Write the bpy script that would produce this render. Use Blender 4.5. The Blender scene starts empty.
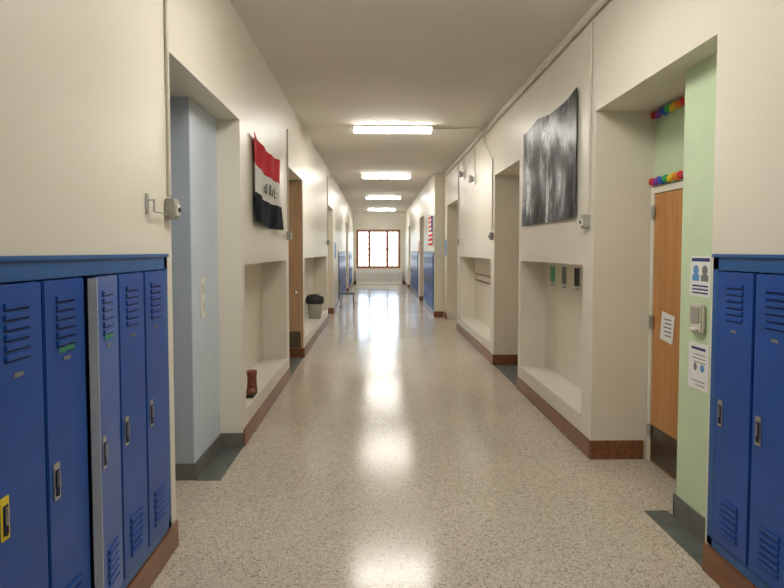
import bpy, bmesh, math, random
from mathutils import Vector, Matrix
random.seed(4)
S=bpy.context.scene
S.view_settings.view_transform='Standard'
S.view_settings.look='None'
S.view_settings.exposure=0.0
H=3.57; YE=28.5; YB=-6.0; WL=1.12; WR=1.70; WR2=1.45; TH=2.75
# ---------------- materials
def mat(name,col,rough=.5,metal=0,var=.0,scale=6,emit=0,bump=0,bscale=60,spec=None):
    m=bpy.data.materials.new(name); m.use_nodes=True
    n=m.node_tree.nodes; l=m.node_tree.links; b=n['Principled BSDF']
    b.inputs['Roughness'].default_value=rough; b.inputs['Metallic'].default_value=metal
    b.inputs['Base Color'].default_value=(*col,1)
    if spec is not None: b.inputs['Specular IOR Level'].default_value=spec
    tc=n.new('ShaderNodeTexCoord')
    if var>0:
        t=n.new('ShaderNodeTexNoise'); t.inputs['Scale'].default_value=scale; t.inputs['Detail'].default_value=4
        l.new(tc.outputs['Object'],t.inputs['Vector'])
        r=n.new('ShaderNodeValToRGB'); r.color_ramp.elements[0].position=.3; r.color_ramp.elements[1].position=.7
        r.color_ramp.elements[0].color=(*[c*(1-var) for c in col],1); r.color_ramp.elements[1].color=(*[min(1,c*(1+var)) for c in col],1)
        l.new(t.outputs['Fac'],r.inputs['Fac']); l.new(r.outputs['Color'],b.inputs['Base Color'])
    if bump>0:
        t=n.new('ShaderNodeTexNoise'); t.inputs['Scale'].default_value=bscale
        l.new(tc.outputs['Object'],t.inputs['Vector'])
        bp=n.new('ShaderNodeBump'); bp.inputs['Strength'].default_value=bump; bp.inputs['Distance'].default_value=.01
        l.new(t.outputs['Fac'],bp.inputs['Height']); l.new(bp.outputs['Normal'],b.inputs['Normal'])
    if emit>0:
        b.inputs['Emission Color'].default_value=(*col,1); b.inputs['Emission Strength'].default_value=emit
    return m
M={}
M['cream']=mat('cream_wall_paint',(.76,.72,.615),.40,var=.02,scale=1.5,bump=.05,bscale=40)
M['ceil']=mat('ceiling_paint',(.80,.77,.71),.8,var=.03,scale=1.2)
M['blue']=mat('locker_blue_enamel',(.010,.075,.35),.34,var=.1,scale=5)
M['bluef']=mat('locker_frame_blue',(.015,.105,.32),.40,var=.08,scale=5)
M['bluedk']=mat('locker_slot_dark',(.004,.015,.07),.7)
M['edge']=mat('locker_door_edge',(.42,.46,.52),.4)
M['lblue']=mat('pale_blue_wall_paint',(.60,.68,.78),.5,var=.03)
M['gblue']=mat('grey_blue_paint',(.42,.48,.56),.5,var=.03)
M['green']=mat('pale_green_wall_paint',(.57,.70,.47),.5,var=.03)
M['white']=mat('white_plastic',(.8,.8,.77),.4)
M['grey']=mat('grey_box_plastic',(.38,.37,.33),.5)
M['conduit']=mat('painted_conduit',(.62,.59,.5),.45)
M['metal']=mat('brushed_metal',(.55,.55,.55),.3,metal=1)
M['dkmetal']=mat('kickplate_metal',(.16,.13,.10),.35,metal=.7)
M['black']=mat('black_plastic',(.012,.012,.014),.45)
M['red']=mat('flag_red_cloth',(.62,.035,.04),.9,spec=.1)
M['fwhite']=mat('flag_white_cloth',(.78,.78,.76),.9,spec=.1)
M['fblack']=mat('flag_black_cloth',(.014,.016,.026),.9,spec=.1)
M['fblue']=mat('flag_blue_cloth',(.02,.04,.2),.8)
M['fgreen']=mat('flag_green_script',(.012,.07,.03),.8)
M['paper']=mat('paper',(.8,.8,.78),.7)
M['ink']=mat('ink_navy',(.02,.04,.15),.7)
M['inkg']=mat('ink_grey',(.2,.2,.2),.7)
M['sky']=mat('poster_blue',(.1,.3,.6),.6)
M['yel']=mat('yellow_tape',(.85,.65,.03),.5)
M['mark']=mat('green_marker',(.12,.45,.25),.6)
M['gbase']=mat('grey_vinyl_base',(.16,.16,.15),.5,var=.1)
M['tile']=mat('dark_slate_tile',(.11,.12,.11),.45,var=.25,scale=12)
M['lamp']=mat('fluorescent_diffuser',(1,.955,.88),.4,emit=50)
M['house']=mat('fixture_housing',(.8,.8,.77),.4)
M['munt']=mat('window_muntin',(.45,.42,.36),.5)
M['brownleather']=mat('brown_leather',(.20,.06,.03),.45,var=.3,scale=20)
M['sole']=mat('boot_sole',(.03,.02,.015),.7)
M['foliage']=mat('foliage',(.16,.22,.12),.8,var=.4,scale=3)
M['bark']=mat('bark',(.09,.06,.04),.9)
M['lawn']=mat('lawn',(.16,.23,.11),.9,var=.3,scale=2)
M['bench']=mat('bench_seat_paint',(.78,.75,.67),.32,var=.02)
def wood(name,c1,c2,scale=(18,18,1.2),rough=.35):
    m=bpy.data.materials.new(name); m.use_nodes=True
    n=m.node_tree.nodes; l=m.node_tree.links; b=n['Principled BSDF']; b.inputs['Roughness'].default_value=rough
    tc=n.new('ShaderNodeTexCoord'); mp=n.new('ShaderNodeMapping'); mp.inputs['Scale'].default_value=scale
    t=n.new('ShaderNodeTexNoise'); t.inputs['Scale'].default_value=1.5; t.inputs['Detail'].default_value=6
    r=n.new('ShaderNodeValToRGB'); r.color_ramp.elements[0].position=.35; r.color_ramp.elements[1].position=.65
    r.color_ramp.elements[0].color=(*c1,1); r.color_ramp.elements[1].color=(*c2,1)
    l.new(tc.outputs['Object'],mp.inputs['Vector']); l.new(mp.outputs['Vector'],t.inputs['Vector']); l.new(t.outputs['Fac'],r.inputs['Fac']); l.new(r.outputs['Color'],b.inputs['Base Color'])
    return m
M['door']=wood('oak_door_veneer',(.46,.205,.06),(.56,.27,.085))
M['door2']=wood('aged_oak_veneer',(.46,.30,.17),(.54,.36,.21))
M['base']=wood('brown_wood_baseboard',(.17,.065,.028),(.27,.11,.05),(18,1.5,18))
M['wwood']=wood('window_wood',(.26,.085,.03),(.36,.13,.045))
# terrazzo
def terrazzo():
    m=bpy.data.materials.new('terrazzo_floor'); m.use_nodes=True
    n=m.node_tree.nodes; l=m.node_tree.links; b=n['Principled BSDF']
    tc=n.new('ShaderNodeTexCoord')
    v=n.new('ShaderNodeTexVoronoi'); v.inputs['Scale'].default_value=125
    l.new(tc.outputs['Object'],v.inputs['Vector'])
    sp=n.new('ShaderNodeSeparateColor'); l.new(v.outputs['Color'],sp.inputs['Color'])
    r=n.new('ShaderNodeValToRGB'); r.color_ramp.interpolation='CONSTANT'
    cr=r.color_ramp; cr.elements[0].position=0; cr.elements[0].color=(.28,.24,.19,1)
    cr.elements[1].position=.07; cr.elements[1].color=(.42,.365,.29,1)
    for p,c in((.24,(.525,.465,.375)),(.62,(.565,.505,.415)),(.88,(.65,.595,.51))):
        e=cr.elements.new(p); e.color=(*c,1)
    l.new(sp.outputs[0],r.inputs['Fac'])
    nz=n.new('ShaderNodeTexNoise'); nz.inputs['Scale'].default_value=.8; nz.inputs['Detail'].default_value=5
    l.new(tc.outputs['Object'],nz.inputs['Vector'])
    mr=n.new('ShaderNodeMapRange'); mr.inputs['From Min'].default_value=.3; mr.inputs['From Max'].default_value=.7; mr.inputs['To Min'].default_value=.92; mr.inputs['To Max'].default_value=1.04
    l.new(nz.outputs['Fac'],mr.inputs['Value'])
    mx=n.new('ShaderNodeVectorMath'); mx.operation='SCALE'; l.new(r.outputs['Color'],mx.inputs[0]); l.new(mr.outputs['Result'],mx.inputs['Scale'])
    l.new(mx.outputs['Vector'],b.inputs['Base Color'])
    m2=n.new('ShaderNodeMapRange'); m2.inputs['From Min'].default_value=.3; m2.inputs['From Max'].default_value=.7; m2.inputs['To Min'].default_value=.14; m2.inputs['To Max'].default_value=.21
    l.new(nz.outputs['Fac'],m2.inputs['Value']); l.new(m2.outputs['Result'],b.inputs['Roughness'])
    b.inputs['Specular IOR Level'].default_value=.38
    return m
M['floor']=terrazzo()
def bwposter():
    # night-forest print: dark vertical trunks over a few misty bright patches
    m=bpy.data.materials.new('bw_forest_print'); m.use_nodes=True
    n=m.node_tree.nodes; l=m.node_tree.links; b=n['Principled BSDF']; b.inputs['Roughness'].default_value=.32; b.inputs['Specular IOR Level'].default_value=.10
    tc=n.new('ShaderNodeTexCoord')
    def noise(sc,scale,det,rg,off=(0,0,0)):
        mp=n.new('ShaderNodeMapping'); mp.inputs['Scale'].default_value=sc; mp.inputs['Location'].default_value=off
        t=n.new('ShaderNodeTexNoise'); t.inputs['Scale'].default_value=scale; t.inputs['Detail'].default_value=det; t.inputs['Roughness'].default_value=rg
        l.new(tc.outputs['Object'],mp.inputs['Vector']); l.new(mp.outputs['Vector'],t.inputs['Vector']); return t
    def ramp(t,els):
        r=n.new('ShaderNodeValToRGB'); cr=r.color_ramp
        cr.elements[0].position=els[0][0]; cr.elements[0].color=(*els[0][1],1); cr.elements[1].position=els[-1][0]; cr.elements[1].color=(*els[-1][1],1)
        for p,c in els[1:-1]: e=cr.elements.new(p); e.color=(*c,1)
        l.new(t.outputs['Fac'],r.inputs['Fac']); return r
    mist=ramp(noise((.01,2.0,1.3),1.4,8,.6,(0,3.3,1.7)),[(.45,(.012,.014,.022)),(.53,(.08,.09,.12)),(.60,(.62,.65,.70))])
    trunk=ramp(noise((.01,6,.5),1.6,4,.55),[(.47,(.03,.03,.035)),(.53,(1,1,1))])
    grain=ramp(noise((.01,14,9),2.0,6,.7,(0,1,1)),[(.40,(.35,.35,.35)),(.56,(1,1,1))])
    mx=n.new('ShaderNodeVectorMath'); mx.operation='MULTIPLY'; my=n.new('ShaderNodeVectorMath'); my.operation='MULTIPLY'
    l.new(mist.outputs['Color'],mx.inputs[0]); l.new(trunk.outputs['Color'],mx.inputs[1])
    l.new(mx.outputs['Vector'],my.inputs[0]); l.new(grain.outputs['Color'],my.inputs[1]); l.new(my.outputs['Vector'],b.inputs['Base Color'])
    return m
M['bw']=bwposter()
# ---------------- mesh builder
class B:
    def __init__(s,name): s.name=name; s.v=[]; s.f=[]; s.mi=[]; s.mats=[]; s.sm=[]
    def m(s,k):
        if k not in s.mats: s.mats.append(k)
        return s.mats.index(k)
    def add(s,vs,fs,k,sm=False):
        o=len(s.v); s.v+= [tuple(v) for v in vs]; i=s.m(k)
        for f in fs: s.f.append([o+a for a in f]); s.mi.append(i); s.sm.append(sm)
    def box(s,x0,x1,y0,y1,z0,z1,k,bev=0,rot=None,piv=None):
        x0,x1=min(x0,x1),max(x0,x1); y0,y1=min(y0,y1),max(y0,y1); z0,z1=min(z0,z1),max(z0,z1)
        bm=bmesh.new(); bmesh.ops.create_cube(bm,size=1)
        for v in bm.verts: v.co=Vector(((x0+x1)/2+v.co.x*(x1-x0),(y0+y1)/2+v.co.y*(y1-y0),(z0+z1)/2+v.co.z*(z1-z0)))
        if bev>0: bmesh.ops.bevel(bm,geom=bm.edges[:],offset=min(bev,.45*min(x1-x0,y1-y0,z1-z0)),segments=2,affect='EDGES')
        if rot is not None:
            p=Vector(piv) if piv is not None else Vector(((x0+x1)/2,(y0+y1)/2,(z0+z1)/2))
            for v in bm.verts: v.co=p+rot@(v.co-p)
        bm.verts.index_update()
        s.add([v.co for v in bm.verts],[[v.index for v in f.verts] for f in bm.faces],k); bm.free()
    def cyl(s,p0,p1,r0,k,r1=None,n=14,cap=True):
        p0=Vector(p0);p1=Vector(p1); r1=r0 if r1 is None else r1
        d=(p1-p0).normalized(); a=d.orthogonal().normalized(); b=d.cross(a)
        vs=[];
        for p,r in((p0,r0),(p1,r1)):
            for i in range(n):
                t=2*math.pi*i/n; vs.append(p+a*math.cos(t)*r+b*math.sin(t)*r)
        s.add(vs,[[i,(i+1)%n,n+(i+1)%n,n+i] for i in range(n)],k,True)
        if cap:
            s.add(vs[:n],[list(range(n))[::-1]],k); s.add(vs[n:],[list(range(n))],k)
    def sph(s,c,r,k,sc=(1,1,1),sub=2):
        bm=bmesh.new(); bmesh.ops.create_icosphere(bm,subdivisions=sub,radius=r); bm.verts.index_update()
        s.add([Vector(c)+Vector((v.co.x*sc[0],v.co.y*sc[1],v.co.z*sc[2])) for v in bm.verts],[[v.index for v in f.verts] for f in bm.faces],k,True); bm.free()
    def tube(s,pts,r,k,n=10):
        for a,b in zip(pts,pts[1:]): s.cyl(a,b,r,k,n=n,cap=False)
        for p in pts: s.sph(p,r,k,sub=1)
    def lathe(s,c,prof,k,n=28):
        vs=[]
        for r,z in prof:
            for i in range(n):
                t=2*math.pi*i/n; vs.append((c[0]+r*math.cos(t),c[1]+r*math.sin(t),c[2]+z))
        fs=[]
        for j in range(len(prof)-1):
            for i in range(n): fs.append([j*n+i,j*n+(i+1)%n,(j+1)*n+(i+1)%n,(j+1)*n+i])
        s.add(vs,fs,k,True)
    def done(s,parent=None,origin=None):
        me=bpy.data.meshes.new(s.name)
        o=Vector(origin) if origin else (Vector((0,0,0)))
        me.from_pydata([Vector(v)-o for v in s.v],[],s.f)
        for k in s.mats: me.materials.append(M[k])
        for p,i,q in zip(me.polygons,s.mi,s.sm): p.material_index=i; p.use_smooth=q
        me.update(); ob=bpy.data.objects.new(s.name,me); ob.location=o; S.collection.objects.link(ob)
        if parent: ob.parent=parent
        return ob
X=lambda s,W,d: s*(W-d)   # d: distance from wall plane toward corridor
BACK=3.0
# ---------------- room shell
fl=B('floor'); fl.box(-BACK,BACK,YB,YE+.3,-.2,0,'floor'); fl.done()
c=B('ceiling'); c.box(-BACK,BACK,YB,YE+.3,H,H+.2,'ceil'); c.done()
c=B('wall_back'); c.box(-BACK,BACK,YB-.2,YB,0,H,'cream'); c.done()
LZ0,LZ1=.16,1.635; ND=.30; NT=1.535; NB=.30
A1=4.74   # far edge of first left alcove
def seg_solid(w,s,W,y0,y1,k='cream'): w.box(X(s,W,0),s*BACK,y0,y1,0,H,k)
def seg_bay(w,s,W,y0,y1):
    w.box(X(s,W,0),s*BACK,y0,y1,0,LZ0,'cream'); w.box(X(s,W,0),s*BACK,y0,y1,LZ1,H,'cream'); w.box(X(s,W,-.45),s*BACK,y0,y1,LZ0,LZ1,'cream')
def seg_niche(w,s,W,y0,y1):
    w.box(X(s,W,0),s*BACK,y0,y1,0,NB-.03,'cream'); w.box(X(s,W,0),s*BACK,y0,y1,NT,H,'cream'); w.box(X(s,W,-ND),s*BACK,y0,y1,NB-.03,NT,'cream')
    w.box(X(s,W,.008),X(s,W,-ND),y0,y1,NB-.03,NB,'bench')
def seg_alc(w,s,W,y0,y1,deep=.5,k='cream',top=TH-.02):
    w.box(X(s,W,0),s*BACK,y0,y1,top,H,'cream'); w.box(X(s,W,-deep),s*BACK,y0,y1,0,top,k)
wl=B('wall_left'); s=-1
seg_solid(wl,s,WL,YB,.2); seg_bay(wl,s,WL,.2,3.04); seg_solid(wl,s,WL,3.04,3.14)
seg_alc(wl,s,WL,3.14,A1,.6,'gblue')
# shallow pale-blue portion of first alcove
wl.box(X(s,WL,-.195),X(s,WL,-.61),4.06,A1,0,TH-.02,'gblue')
wl.box(X(s,WL,-.19),X(s,WL,-.2),4.062,A1-.002,0,TH-.022,'lblue')
seg_solid(wl,s,WL,A1,4.86); seg_niche(wl,s,WL,4.86,7.1); seg_solid(wl,s,WL,7.1,7.3)
seg_alc(wl,s,WL,7.3,8.75); seg_solid(wl,s,WL,8.75,8.9); seg_niche(wl,s,WL,8.9,12.9); seg_solid(wl,s,WL,12.9,13.2)
seg_alc(wl,s,WL,13.2,14.9); seg_solid(wl,s,WL,14.9,16.9); seg_bay(wl,s,WL,16.9,20.74); seg_solid(wl,s,WL,20.74,21.2)
seg_alc(wl,s,WL,21.2,22.8); seg_solid(wl,s,WL,22.8,23.4); seg_bay(wl,s,WL,23.4,26.16); seg_solid(wl,s,WL,26.16,YE)
wl.done()
wr=B('wall_right'); s=1
seg_solid(wr,s,WR,YB,.2); seg_bay(wr,s,WR,.2,2.79); seg_solid(wr,s,WR,2.79,2.82)
seg_alc(wr,s,WR,2.82,4.38,.47,'green')
wr.box(X(s,WR,-.16),X(s,WR,-.48),2.82,3.40,0,TH-.02,'green')
seg_solid(wr,s,WR,4.38,4.6); seg_niche(wr,s,WR,4.6,6.6); seg_solid(wr,s,WR,6.6,6.7)
seg_alc(wr,s,WR,6.7,8.1); seg_solid(wr,s,WR,8.1,8.35); seg_niche(wr,s,WR,8.35,11.4); seg_solid(wr,s,WR,11.4,11.8)
seg_alc(wr,s,WR,11.8,13.5); seg_solid(wr,s,WR,13.5,14.0)
seg_solid(wr,s,WR2,14.0,14.15); seg_bay(wr,s,WR2,14.15,16.91); seg_solid(wr,s,WR2,16.91,17.2)
seg_alc(wr,s,WR2,17.2,18.7); seg_solid(wr,s,WR2,18.7,19.4); seg_bay(wr,s,WR2,19.4,23.24); seg_solid(wr,s,WR2,23.24,23.8)
seg_alc(wr,s,WR2,23.8,25.2); seg_solid(wr,s,WR2,25.2,YE)
wr.done()
# end wall with window opening
wx0,wx1,wz0,wz1=-.98,1.22,.78,2.72
w=B('wall_end')
w.box(-BACK,wx0,YE,YE+.3,0,H,'cream'); w.box(wx1,BACK,YE,YE+.3,0,H,'cream'); w.box(wx0,wx1,YE,YE+.3,0,wz0,'cream'); w.box(wx0,wx1,YE,YE+.3,wz1,H,'cream'); w.done()
w=B('window_1'); ya,yb=YE-.02,YE+.1; fw=.12
w.box(wx0,wx0+fw,ya,yb,wz0,wz1,'wwood',.01); w.box(wx1-fw,wx1,ya,yb,wz0,wz1,'wwood',.01)
w.box(wx0+fw,wx1-fw,ya,yb,wz1-fw,wz1,'wwood',.01); w.box(wx0+fw,wx1-fw,ya,yb,wz0,wz0+fw,'wwood',.01)
n=3; iw=(wx1-wx0-2*fw); mz=(wz0+wz1)/2
bnd=[0,.27,.73,1]
for i in range(n):
    a=wx0+fw+iw*bnd[i]; b=wx0+fw+iw*bnd[i+1]
    if i: w.box(a-.07,a+.07,ya,yb,wz0+fw,wz1-fw,'wwood',.01)
    w.box(a+.03,b-.03,ya+.03,yb-.02,mz-.035,mz+.035,'munt')
    cn=2 if i!=1 else 4
    for j in range(1,cn):
        xx=a+(b-a)*j/cn; w.box(xx-.017,xx+.017,ya+.05,yb-.04,wz0+fw,wz1-fw,'munt')
    for j in (1,2,4,5):
        zz=wz0+fw+(wz1-wz0-2*fw)*j/6; w.box(a,b,ya+.05,yb-.04,zz-.015,zz+.015,'munt')
w.done()
# ---------------- baseboards
def baseboard(name,s,segs,rets):
    b=B(name)
    for W,y0,y1 in segs: b.box(X(s,W,0),X(s,W,.014),y0,y1,0,.15,'base',.004)
    for W,y,d in rets: b.box(X(s,W,.014),X(s,W,-d),y-.014,y,0,.15,'base',.004)
    b.done()
baseboard('baseboard_left',-1,[(WL,YB,3.14),(WL,A1,7.3),(WL,8.75,13.2),(WL,14.9,21.2),(WL,22.8,YE)],[(WL,8.75,.45),(WL,14.9,.45),(WL,22.8,.45)])
baseboard('baseboard_right',1,[(WR,YB,2.82),(WR,4.38,6.7),(WR,8.1,11.8),(WR,13.5,13.98),(WR2,14.0,17.2),(WR2,18.7,23.8),(WR2,25.2,YE)],[(WR,4.38,.42),(WR,8.1,.45),(WR2,14.0,.22),(WR2,18.7,.45),(WR2,25.2,.45)])
b=B('baseboard_alcove'); 
b.box(X(-1,WL,0),X(-1,WL,-.185),A1-.014,A1,0,.12,'gbase'); b.box(X(-1,WL,-.19),X(-1,WL,-.178),4.06,A1-.014,0,.12,'gbase'); b.box(X(-1,WL,-.178),X(-1,WL,-.58),4.048,4.06,0,.12,'gbase')
b.box(X(1,WR,-.16),X(1,WR,-.148),2.82,3.41,0,.14,'gbase'); b.box(X(1,WR,-.148),X(1,WR,-.47),3.40,3.412,0,.14,'gbase'); b.done()
b=B('baseboard_end'); b.box(-WL+.02,WR2-.02,YE-.015,YE,0,.12,'base'); b.done()
b=B('trim_threshold'); b.box(X(-1,WL,0),X(-1,WL,-.178),4.04,A1-.014,0,.004,'tile'); b.box(X(1,WR,0),X(1,WR,-.148),2.84,3.48,0,.004,'tile')
b.box(X(1,WR,0),X(1,WR,-.45),6.72,8.08,0,.004,'tile'); b.box(X(-1,WL,0),X(-1,WL,-.45),7.32,8.73,0,.004,'tile'); b.done()
# ---------------- lockers
def locker(s,W,ya,yb,ajar=0,label=False,tape=False,detail=True):
    """one locker: carcass + louvred door with recessed pull.  latch on far/near side"""
    b=B('school_locker'); g=.006
    zb,zt=LZ0+.055,LZ1-.085
    # carcass
    for (a,c2) in ((ya+.001,ya+.008),(yb-.008,yb-.001)): b.box(X(s,W,-.01),X(s,W,-.42),a,c2,zb-.02,zt+.02,'bluef')
    b.box(X(s,W,-.41),X(s,W,-.42),ya+.008,yb-.008,zb-.02,zt+.02,'bluef')
    b.box(X(s,W,-.01),X(s,W,-.41),ya+.008,yb-.008,zb-.02,zb-.01,'bluef'); b.box(X(s,W,-.01),X(s,W,-.41),ya+.008,yb-.008,zt+.01,zt+.02,'bluef')
    st=len(b.v)
    y0,y1=ya+g,yb-g; ym=(y0+y1)/2
    d0,d1=.004,.022
    b.box(X(s,W,d0),X(s,W,d1),y0,y1,zb,zt,'blue',.004)
    # louvres
    for zc in ((zt-.07,-1),(zb+.07,1)):
        for i in range(6):
            z=zc[0]+zc[1]*i*.031
            b.box(X(s,W,d1),X(s,W,d1+.0012),ym-.062,ym+.062,z-.010,z+.008,'bluedk')
            R=Matrix.Rotation(s*.5,3,'Y')
            b.box(X(s,W,d1-.002),X(s,W,d1+.007),ym-.062,ym+.062,z-.004,z+.014,'blue',.002)
    # recessed pull near the latch side
    hy=y0+.045 if s<0 else y1-.045
    hz=.86
    b.box(X(s,W,d1),X(s,W,d1+.004),hy-.019,hy+.019,hz-.065,hz+.065,'yel' if tape else 'metal',.003)
    b.box(X(s,W,d1+.004),X(s,W,d1+.005),hy-.012,hy+.012,hz-.05,hz+.04,'bluedk')
    b.box(X(s,W,d1+.004),X(s,W,d1+.014),hy-.006,hy+.006,hz-.02,hz+.035,'metal',.003)
    b.cyl((X(s,W,d1),hy,hz-.045),(X(s,W,d1+.008),hy,hz-.045),.007,'black')
    # number plate
    b.box(X(s,W,d1),X(s,W,d1+.002),ym-.022,ym+.022,zt-.285,zt-.272,'inkg')
    if label:
        pts=[]; yy=ym-.05
        for i in range(14):
            pts.append((X(s,W,d1+.002),yy+i*.0075,zt-.245+(.011 if i%2 else -.009)+random.uniform(-.004,.004)))
        b.tube(pts,.0018,'mark',n=5)
    if ajar:
        # hinge on far side for left bank
        p=Vector((X(s,W,d0),y1,0)); R=Matrix.Rotation(ajar,3,'Z')
        for i in range(st,len(b.v)): b.v[i]=tuple(p+R@(Vector(b.v[i])-p))
        # bare edge strip on the free side
        st2=len(b.v)
        b.box(X(s,W,d0-.012),X(s,W,d1),y0-.0015,y0-.0005,zb+.003,zt-.003,'edge')
        b.box(X(s,W,d1-.001),X(s,W,d1+.0015),y0,y0+.008,zb+.003,zt-.003,'edge')
        for i in range(st2,len(b.v)): b.v[i]=tuple(p+R@(Vector(b.v[i])-p))
    b.done()
def frame(s,W,y0,y1):
    b=B('locker_bank_frame')
    b.box(X(s,W,-.009),X(s,W,.012),y0,y1,LZ1-.08,LZ1,'bluef',.003)
    b.box(X(s,W,.012),X(s,W,.022),y0,y1,LZ1-.018,LZ1,'bluef',.003)
    b.box(X(s,W,-.009),X(s,W,.012),y0,y1,LZ0,LZ0+.05,'bluef',.003)
    b.box(X(s,W,-.009),X(s,W,.012),y1-.05,y1,LZ0,LZ1,'bluef',.003)
    b.box(X(s,W,-.009),X(s,W,.012),y0,y0+.05,LZ0,LZ1,'bluef',.003)
    b.done()
def bank(s,W,y0,y1,n,special={}):
    frame(s,W,y0,y1); a=y0+.055; wd=(y1-.055-a)/n
    for i in range(n): locker(s,W,a+i*wd,a+(i+1)*wd,**special.get(i,{}))
bank(-1,WL,.2,3.04,10,{9:{'label':False},8:{'label':False},7:{'ajar':.14,'label':True},6:{'label':True},5:{'tape':True}})
bank(1,WR,.2,2.79,9)
bank(-1,WL,16.9,20.74,14); bank(-1,WL,23.4,26.16,10); bank(1,WR2,14.15,16.91,10); bank(1,WR2,19.4,23.24,14)
# ---------------- doors
def hinge(b,x,y,z): 
    b.cyl((x,y,z-.05),(x,y,z+.05),.009,'metal'); b.box(x-.002,x+.002,y-.03,y+.03,z-.05,z+.05,'metal')
def door_flat(name,s,W,deep,y0,y1,hinge_far=True,k='door'):
    b=B(name); xd=X(s,W,-deep)-s*.002; 
    b.box(xd,xd-s*.03,y0,y0+.05,0,2.14,'cream',.003); b.box(xd,xd-s*.03,y1-.05,y1,0,2.14,'cream',.003); b.box(xd,xd-s*.03,y0+.05,y1-.05,2.09,2.14,'cream',.003)
    b.box(xd,xd-s*.022,y0+.053,y1-.053,.006,2.087,k,.003)
    b.box(xd-s*.022,xd-s*.024,y0+.07,y1-.07,.02,.30,'dkmetal')
    yh=y1-.05 if hinge_far else y0+.05
    for z in (.25,1.1,1.95): hinge(b,xd-s*.034,yh,z)
    yk=y0+.12 if hinge_far else y1-.12
    b.cyl((xd-s*.02,yk,1.0),(xd-s*.06,yk,1.0),.012,'metal'); b.sph((xd-s*.075,yk,1.0),.028,'metal')
    b.cyl((xd-s*.02,yk,1.0),(xd-s*.026,yk,1.0),.032,'metal')
    b.done(origin=(xd,y0,0))
door_flat('door_1',1,WR,.47,3.43,4.37)
door_flat('door_2',-1,WL,.6,3.15,4.03,k='gblue')
door_flat('door_3',1,WR,.5,6.95,7.85)
door_flat('door_4',-1,WL,.5,7.4,8.3)
door_flat('door_5',1,WR,.5,12.1,13.1)
door_flat('door_6',-1,WL,.5,13.5,14.5)
door_flat('door_7',1,WR2,.5,17.5,18.5); door_flat('door_8',-1,WL,.5,21.5,22.5); door_flat('door_9',1,WR2,.5,24,25)
# open leaf in second left alcove
b=B('door_10'); b.box(X(-1,WL,-.03),X(-1,WL,-.45),8.66,8.70,.16,2.1,'door2',.004); b.box(X(-1,WL,-.03),X(-1,WL,-.45),8.655,8.66,.17,.42,'dkmetal')
b.box(X(-1,WL,-.0),X(-1,WL,-.45),8.70,8.735,.15,2.7,'door2'); b.cyl((X(-1,WL,-.1),8.66,1.02),(X(-1,WL,-.1),8.61,1.02),.012,'metal'); b.sph((X(-1,WL,-.1),8.60,1.02),.027,'metal'); b.done()
# ---------------- light fixtures
for yy in (-2.4,3.2,8.84,14.35,20.0,25.7):
    b=B('ceiling_light_fixture'); cx=.26
    b.box(cx-.61,cx+.61,yy-.13,yy+.13,H-.035,H,'house',.006)
    prof=[(-.125,-.036),(-.12,-.06),(-.09,-.082),(-.04,-.092),(.04,-.092),(.09,-.082),(.12,-.06),(.125,-.036)]
    vs=[];k=len(prof)
    for xx in (cx-.59,cx+.59):
        for p in prof: vs.append((xx,yy+p[0],H+p[1]))
    b.add(vs,[[i,i+1,k+i+1,k+i] for i in range(k-1)]+[list(range(k)),[k+i for i in range(k)][::-1]],'lamp')
    for e in (-1,1): b.box(cx+e*.59,cx+e*.61,yy-.128,yy+.128,H-.09,H-.035,'house',.003)
    b.done()
# ---------------- conduits
def conduit(pts,r=.011,straps=True):
    b=B('electrical_conduit'); b.tube(pts,r,'conduit'); b.done()
xr=WR-.013
conduit([(WR-.03,YB+.1,H-.10),(WR-.03,13.95,H-.10)],.016)
conduit([(-WL+.013,3.085,H-.02),(-WL+.013,3.085,1.95)],.010)
conduit([(xr,4.46,H-.14),(xr,4.46,1.965)]);
conduit([(.26+.63,8.84,H-.02),(1.30,8.84,H-.02),(1.58,8.75,H-.02),(1.62,8.7,H-.06),(WR-.065,8.62,H-.10),(WR-.06,8.55,H-.3),(xr,8.2,H-.6),(xr,8.2,1.95)])
conduit([(xr,9.7,H-.14),(xr,9.7,2.99)]); conduit([(xr,10.9,H-.14),(xr,10.9,3.23)],.009)
conduit([(-WL+.013,7.2,H-.4),(-WL+.013,7.2,1.93)],.01); conduit([(-WL+.013,13.05,H-.2),(-WL+.013,13.05,1.93)],.01); conduit([(xr,11.6,H-.14),(xr,11.6,1.93)],.01)
# sensor boxes
def sensor(x,y,z,s):
    b=B('door_closer_sensor_box'); x-=s*.001; b.box(x,x-s*.05,y-.045,y+.045,z-.05,z+.06,'grey',.006); b.box(x-s*.05,x-s*.062,y-.025,y+.025,z-.03,z+.03,'white',.004)
    b.cyl((x-s*.06,y,z),(x-s*.07,y,z),.013,'black'); b.done()
sensor(-WL,3.085,1.87,-1); sensor(WR,4.5,1.88,1); sensor(WR,8.2,1.86,1); sensor(-WL,7.2,1.84,-1); sensor(-WL,13.05,1.84,-1); sensor(WR,11.6,1.84,1)
b=B('wall_hook_bracket'); x=-WL+.001
b.box(x,x+.008,2.79,2.82,1.83,1.93,'metal',.002)
b.tube([(x+.006,2.805,1.90),(x+.03,2.825,1.90),(x+.03,2.825,1.845),(x+.03,3.02,1.84)],.005,'metal'); b.sph((x+.03,2.825,1.90),.007,'metal')
b.done()
# horn / speakers on right wall
for y,z in ((9.7,2.88),(10.9,3.12)):
    b=B('wall_speaker'); b.box(WR-.001,WR-.03,y-.08,y+.08,z-.09,z+.09,'white',.006); b.cyl((WR-.03,y,z),(WR-.10,y,z),.04,'grey',r1=.075); b.cyl((WR-.1,y,z),(WR-.101,y,z),.065,'black'); b.done()
b=B('smoke_detector'); b.lathe((.2,12.4,H),[(.0,-.06),(.035,-.058),(.055,-.045),(.06,-.025),(.075,-.02),(.08,0)],'white'); b.done()
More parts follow.
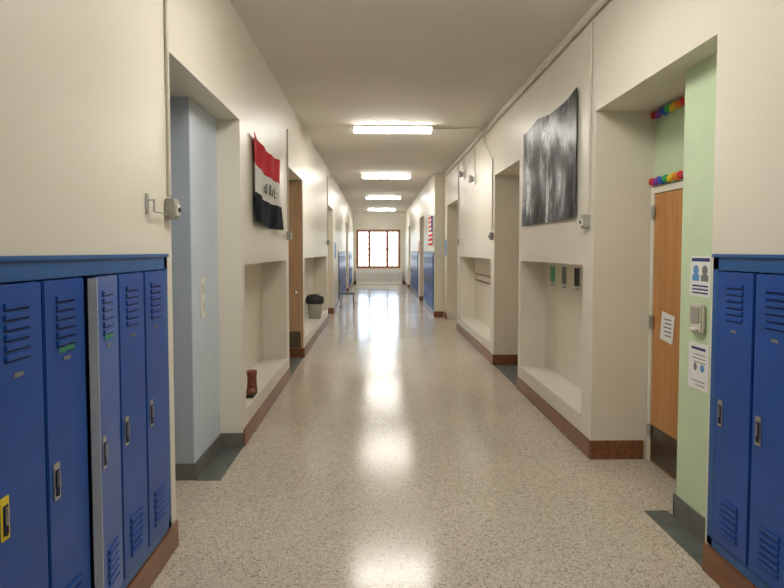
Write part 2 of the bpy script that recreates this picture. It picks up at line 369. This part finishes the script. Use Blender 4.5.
# ---------------- Flag (Iraqi tricolour)
def cloth(name,xf,y0,y1,z0,z1,fm,amp,ny=40,nz=30,sagf=None,extra=None):
    b=B(name); vs=[]
    for j in range(nz+1):
        for i in range(ny+1):
            u=i/ny; v=j/nz
            z=z0+(z1-z0)*v - (sagf(u,v) if sagf else 0)
            d=.012+amp*(1+math.sin(u*9+v*3))*.5*(1.1-v)+amp*.5*(1+math.sin(u*21-v*5))*.5
            if extra: d+=extra(u,v)
            vs.append((xf(d),y0+(y1-y0)*u,z))
    groups={}
    for j in range(nz):
        for i in range(ny):
            groups.setdefault(fm((i+.5)/ny,(j+.5)/nz),[]).append([j*(ny+1)+i,j*(ny+1)+i+1,(j+1)*(ny+1)+i+1,(j+1)*(ny+1)+i])
    for k,f in groups.items(): b.add(vs,f,k,True)
    return b
L=lambda d:-WL+d
b=cloth('tricolour_flag',L,5.14,6.6,1.92,2.72,lambda u,v:'fblack' if v<.34 else('fwhite' if v<.66 else 'red'),.035,sagf=lambda u,v:.05*math.sin(math.pi*u)*(.4+.6*v)+(.03*u))
xs=-WL+.045
# kufic-style script strokes on the white band
def stroke(pts,r=.0045): b.tube([(xs,y,z) for y,z in pts],r,'fgreen',n=6)
stroke([(5.52,2.22),(5.66,2.22),(5.66,2.31)]); stroke([(5.60,2.22),(5.60,2.30)]); stroke([(5.52,2.22),(5.52,2.27),(5.56,2.27)])
stroke([(5.80,2.22),(5.80,2.32)]); stroke([(5.86,2.32),(5.86,2.22),(5.95,2.22),(5.95,2.28)])
stroke([(6.06,2.21),(6.06,2.31)]); stroke([(6.12,2.22),(6.24,2.22),(6.24,2.27),(6.15,2.27)])
b.done()
def crease(u,v):
    return .0022*abs(math.sin(u*23+2.3*math.sin(v*5)))*(.4+.6*math.sin(v*3+u*4)**2)+.0015*abs(math.sin(v*11+u*9))
b=cloth('bw_banner_poster',lambda d:WR-d,4.74,6.48,1.93,3.02,lambda u,v:'bw',.012,ny=90,nz=60,sagf=lambda u,v:.05*abs(math.sin(math.pi*u*1.5))*v,extra=crease)
b.done(origin=(WR,5.6,2.0))
b=cloth('striped_flag',lambda d:WR2-d,14.3,15.4,1.80,2.55,lambda u,v:'fblue' if (u<.4 and v>.46) else ('red' if int(v*13)%2==0 else 'fwhite'),.02,ny=30,nz=26)
b.done()
# ---------------- right alcove details
xg=WR+.16-.001
def sheet(name,x,s,y0,y1,z0,z1,kind):
    b=B(name); b.box(x,x-s*.002,y0,y1,z0,z1,'paper'); x2=x-s*.002; x3=x2-s*.0008; w=y1-y0; h=z1-z0
    if kind=='mask':
        b.box(x2,x3,y0+.01,y1-.01,z1-.03,z1-.01,'ink')
        for c,k in ((.28,'inkg'),(.72,'sky')):
            b.sph((x2,y0+w*c,z1-h*.35),.028,k,(.05,1,1.1)); b.box(x2,x3,y0+w*c-.035,y0+w*c+.035,z1-h*.62,z1-h*.46,k)
        for i in range(3): b.box(x2,x3,y0+.02,y1-.02,z0+.015+i*.02,z0+.024+i*.02,'ink')
    elif kind=='text':
        b.box(x2,x3,y0+.03,y1-.03,z1-.04,z1-.025,'ink')
        for i in range(int((h-.07)/.022)):
            if 2<i<7: continue
            b.box(x2,x3,y0+.03,y1-.03-random.random()*.05,z1-.07-i*.022,z1-.065-i*.022,'inkg')
        b.sph((x2,(y0+y1)/2-.04,z1-h*.52),.022,'sky',(.05,1,1)); b.sph((x2,(y0+y1)/2+.03,z1-h*.52),.018,'inkg',(.05,1,1.3))
    else:
        b.box(x2,x3,y0+.015,y1-.015,z0+.06,z1-.02,kind); b.box(x2,x3,y0+.02,y1-.03,z0+.02,z0+.03,'inkg'); b.box(x2,x3,y0+.02,y1-.05,z0+.038,z0+.046,'inkg')
    b.done()
sheet('mask_notice_sign',xg,1,3.09,3.29,1.39,1.62,'mask'); sheet('notice_sign',xg,1,3.09,3.29,.85,1.12,'text')
b=B('wall_thermostat'); b.box(xg,xg-.03,3.12,3.25,1.18,1.35,'conduit',.01); b.box(xg-.03,xg-.036,3.14,3.23,1.24,1.33,'grey',.004); b.box(xg-.03,xg-.04,3.15,3.22,1.195,1.21,'white',.003); b.done()
xdoor=WR+.47-.002-.0-.024
b=B('door_notice_paper'); b.box(xdoor-.0005,xdoor-.0025,4.0,4.18,.98,1.19,'paper',rot=Matrix.Rotation(.12,3,'X'))
for i in range(5): b.box(xdoor-.0025,xdoor-.003,4.03,4.15-random.random()*.03,1.02+i*.03,1.03+i*.03,'inkg')
b.done()
cols=[('pg_red',(.6,.04,.04)),('pg_orange',(.75,.25,.03)),('pg_yellow',(.8,.6,.05)),('pg_green',(.05,.4,.1)),('pg_blue',(.03,.12,.5)),('pg_purple',(.25,.05,.35))]
for k,cc in cols: M[k]=mat(k,cc,.9,bump=.4,bscale=120)
for nm,z,y0,y1,xx in (('pompom_garland',2.685,3.46,4.35,WR+.43),('pompom_garland',2.178,3.46,4.35,WR+.425)):
    b=B(nm); nn=26
    for i in range(nn):
        y=y0+(y1-y0)*(i+.5)/nn; b.sph((xx,y,z+.006*math.sin(i*2.1)),.024,cols[(i//2)%6][0],(1,.9,1.25))
    b.tube([(xx,y0+(y1-y0)*i/10,z) for i in range(11)],.003,'white',n=5); b.done()
b=B('light_switch'); x=-WL-.19+.001; b.box(x,x+.008,4.24,4.34,1.15,1.45,'white',.003); b.box(x+.008,x+.014,4.27,4.31,1.33,1.40,'conduit',.002); b.box(x+.008,x+.014,4.27,4.31,1.2,1.27,'conduit',.002); b.done()
# niche pictures on right back wall
xn=WR+ND-.001
for y0,y1,k in ((5.48,5.66,'bw'),(5.86,6.04,'inkg'),(6.24,6.44,'mark')):
    sheet('small_picture_card',xn,1,y0,y1,1.24,1.50,k)
# coat rail in far right niche
b=B('wall_handrail'); 
for z in (1.2,1.08): b.box(xn,xn-.02,8.5,11.3,z-.01,z+.01,'base',.003)
b.done()
# notices further down the hall
sheet('hall_poster',WR-.001,1,13.58,13.92,1.5,1.95,'sky'); sheet('hall_poster',WR2-.001,1,18.85,19.25,1.5,2.0,'red'); sheet('hall_poster',-WL+.001,-1,15.3,15.9,1.4,1.9,'sky')
# ---------------- boot on left bench
b=B('leather_boot'); bx,by,bz=-WL-.045,5.3,NB+.001
prof=[(.048,.0),(.05,.03),(.045,.08),(.043,.14),(.048,.19),(.05,.21),(.044,.21),(.04,.15)]
b.lathe((bx,by,bz+.018),prof,'brownleather')
b.sph((bx,by-.055,bz+.045),.05,'brownleather',(.85,1.5,.75),3); b.box(bx-.042,bx+.042,by-.13,by+.05,bz,bz+.02,'sole',.008)
for i in range(4): b.tube([(bx-.025,by-.05+i*.012,bz+.085+i*.028),(bx+.025,by-.048+i*.012,bz+.09+i*.028)],.003,'sole',n=5)
b.done()
# trash bin on far left bench
b=B('trash_bin'); tb=(-WL-.11,11.4,NB+.001); b.lathe(tb,[(0,.0),(.12,.0),(.15,.30),(.155,.32)],'grey'); b.lathe(tb,[(.155,.29),(.18,.30),(.18,.40),(.165,.45),(.09,.48),(0,.485)],'black'); b.done()
# hallway chair against the left wall
b=B('school_chair'); cx,cy=-WL+.30,16.2
b.box(cx-.2,cx+.2,cy-.2,cy+.2,.43,.455,'black',.01); 
for ex in (-.17,.17):
    for ey in (-.17,.17): b.cyl((cx+ex*1.1,cy+ey*1.1,0.001),(cx+ex,cy+ey,.43),.012,'metal',n=8)
for ey in (-.17,.17): b.cyl((cx-.19,cy+ey,.44),(cx-.23,cy+ey,.80),.012,'metal',n=8)
b.box(cx-.235,cx-.215,cy-.2,cy+.2,.60,.82,'black',.008); b.done()
# radiator cover
b=B('radiator_cover'); b.box(-.98,1.3,YE-.36,YE-.016,.0,.66,'white',.01); b.box(-1.0,1.32,YE-.39,YE-.016,.66,.70,'white',.01)
for i in range(46):
    x=-.93+i*.048; b.box(x,x+.02,YE-.364,YE-.36,.12,.58,'grey')
b.done()
# ---------------- outside
b=B('lawn'); b.box(-60,60,YE+.4,120,-1.6,-1.5,'lawn'); b.done()
for tx,ty,sc in ((-9,80,1.0),(11,86,1.2)):
    b=B('tree'); b.cyl((tx,ty,-1.5),(tx,ty,1.2*sc),.2,'bark',r1=.12)
    for i in range(26):
        a=random.random()*6.28; r=random.random()*1.9*sc; b.sph((tx+math.cos(a)*r,ty+math.sin(a)*r,(.3+random.random()*2.2)*sc),.6*sc,'foliage',sub=2)
    b.done()
wd=bpy.data.worlds.new('World'); S.world=wd; wd.use_nodes=True
n=wd.node_tree.nodes; l=wd.node_tree.links; bg=n['Background']
sk=n.new('ShaderNodeTexSky'); sk.sky_type='HOSEK_WILKIE'; sk.turbidity=4; sk.sun_direction=(.5,.5,.7)
l.new(sk.outputs['Color'],bg.inputs['Color']); bg.inputs['Strength'].default_value=34
ld=bpy.data.lights.new('window_portal','AREA'); ld.shape='RECTANGLE'; ld.size=2.2; ld.size_y=1.94; ld.cycles.is_portal=True
lo=bpy.data.objects.new('window_portal_light',ld); lo.location=((wx0+wx1)/2,YE+.2,(wz0+wz1)/2); lo.rotation_euler=(math.radians(-90),0,0); S.collection.objects.link(lo)
# ---------------- camera
cd=bpy.data.cameras.new('camera'); cam=bpy.data.objects.new('camera',cd); S.collection.objects.link(cam)
cd.sensor_width=36; cd.lens=26; cd.clip_start=.05; cd.clip_end=200; cd.shift_y=-.0233
cam.location=(0,0,1.65); cam.rotation_euler=(math.radians(90-2.5),0,math.radians(-1.62)); S.camera=cam
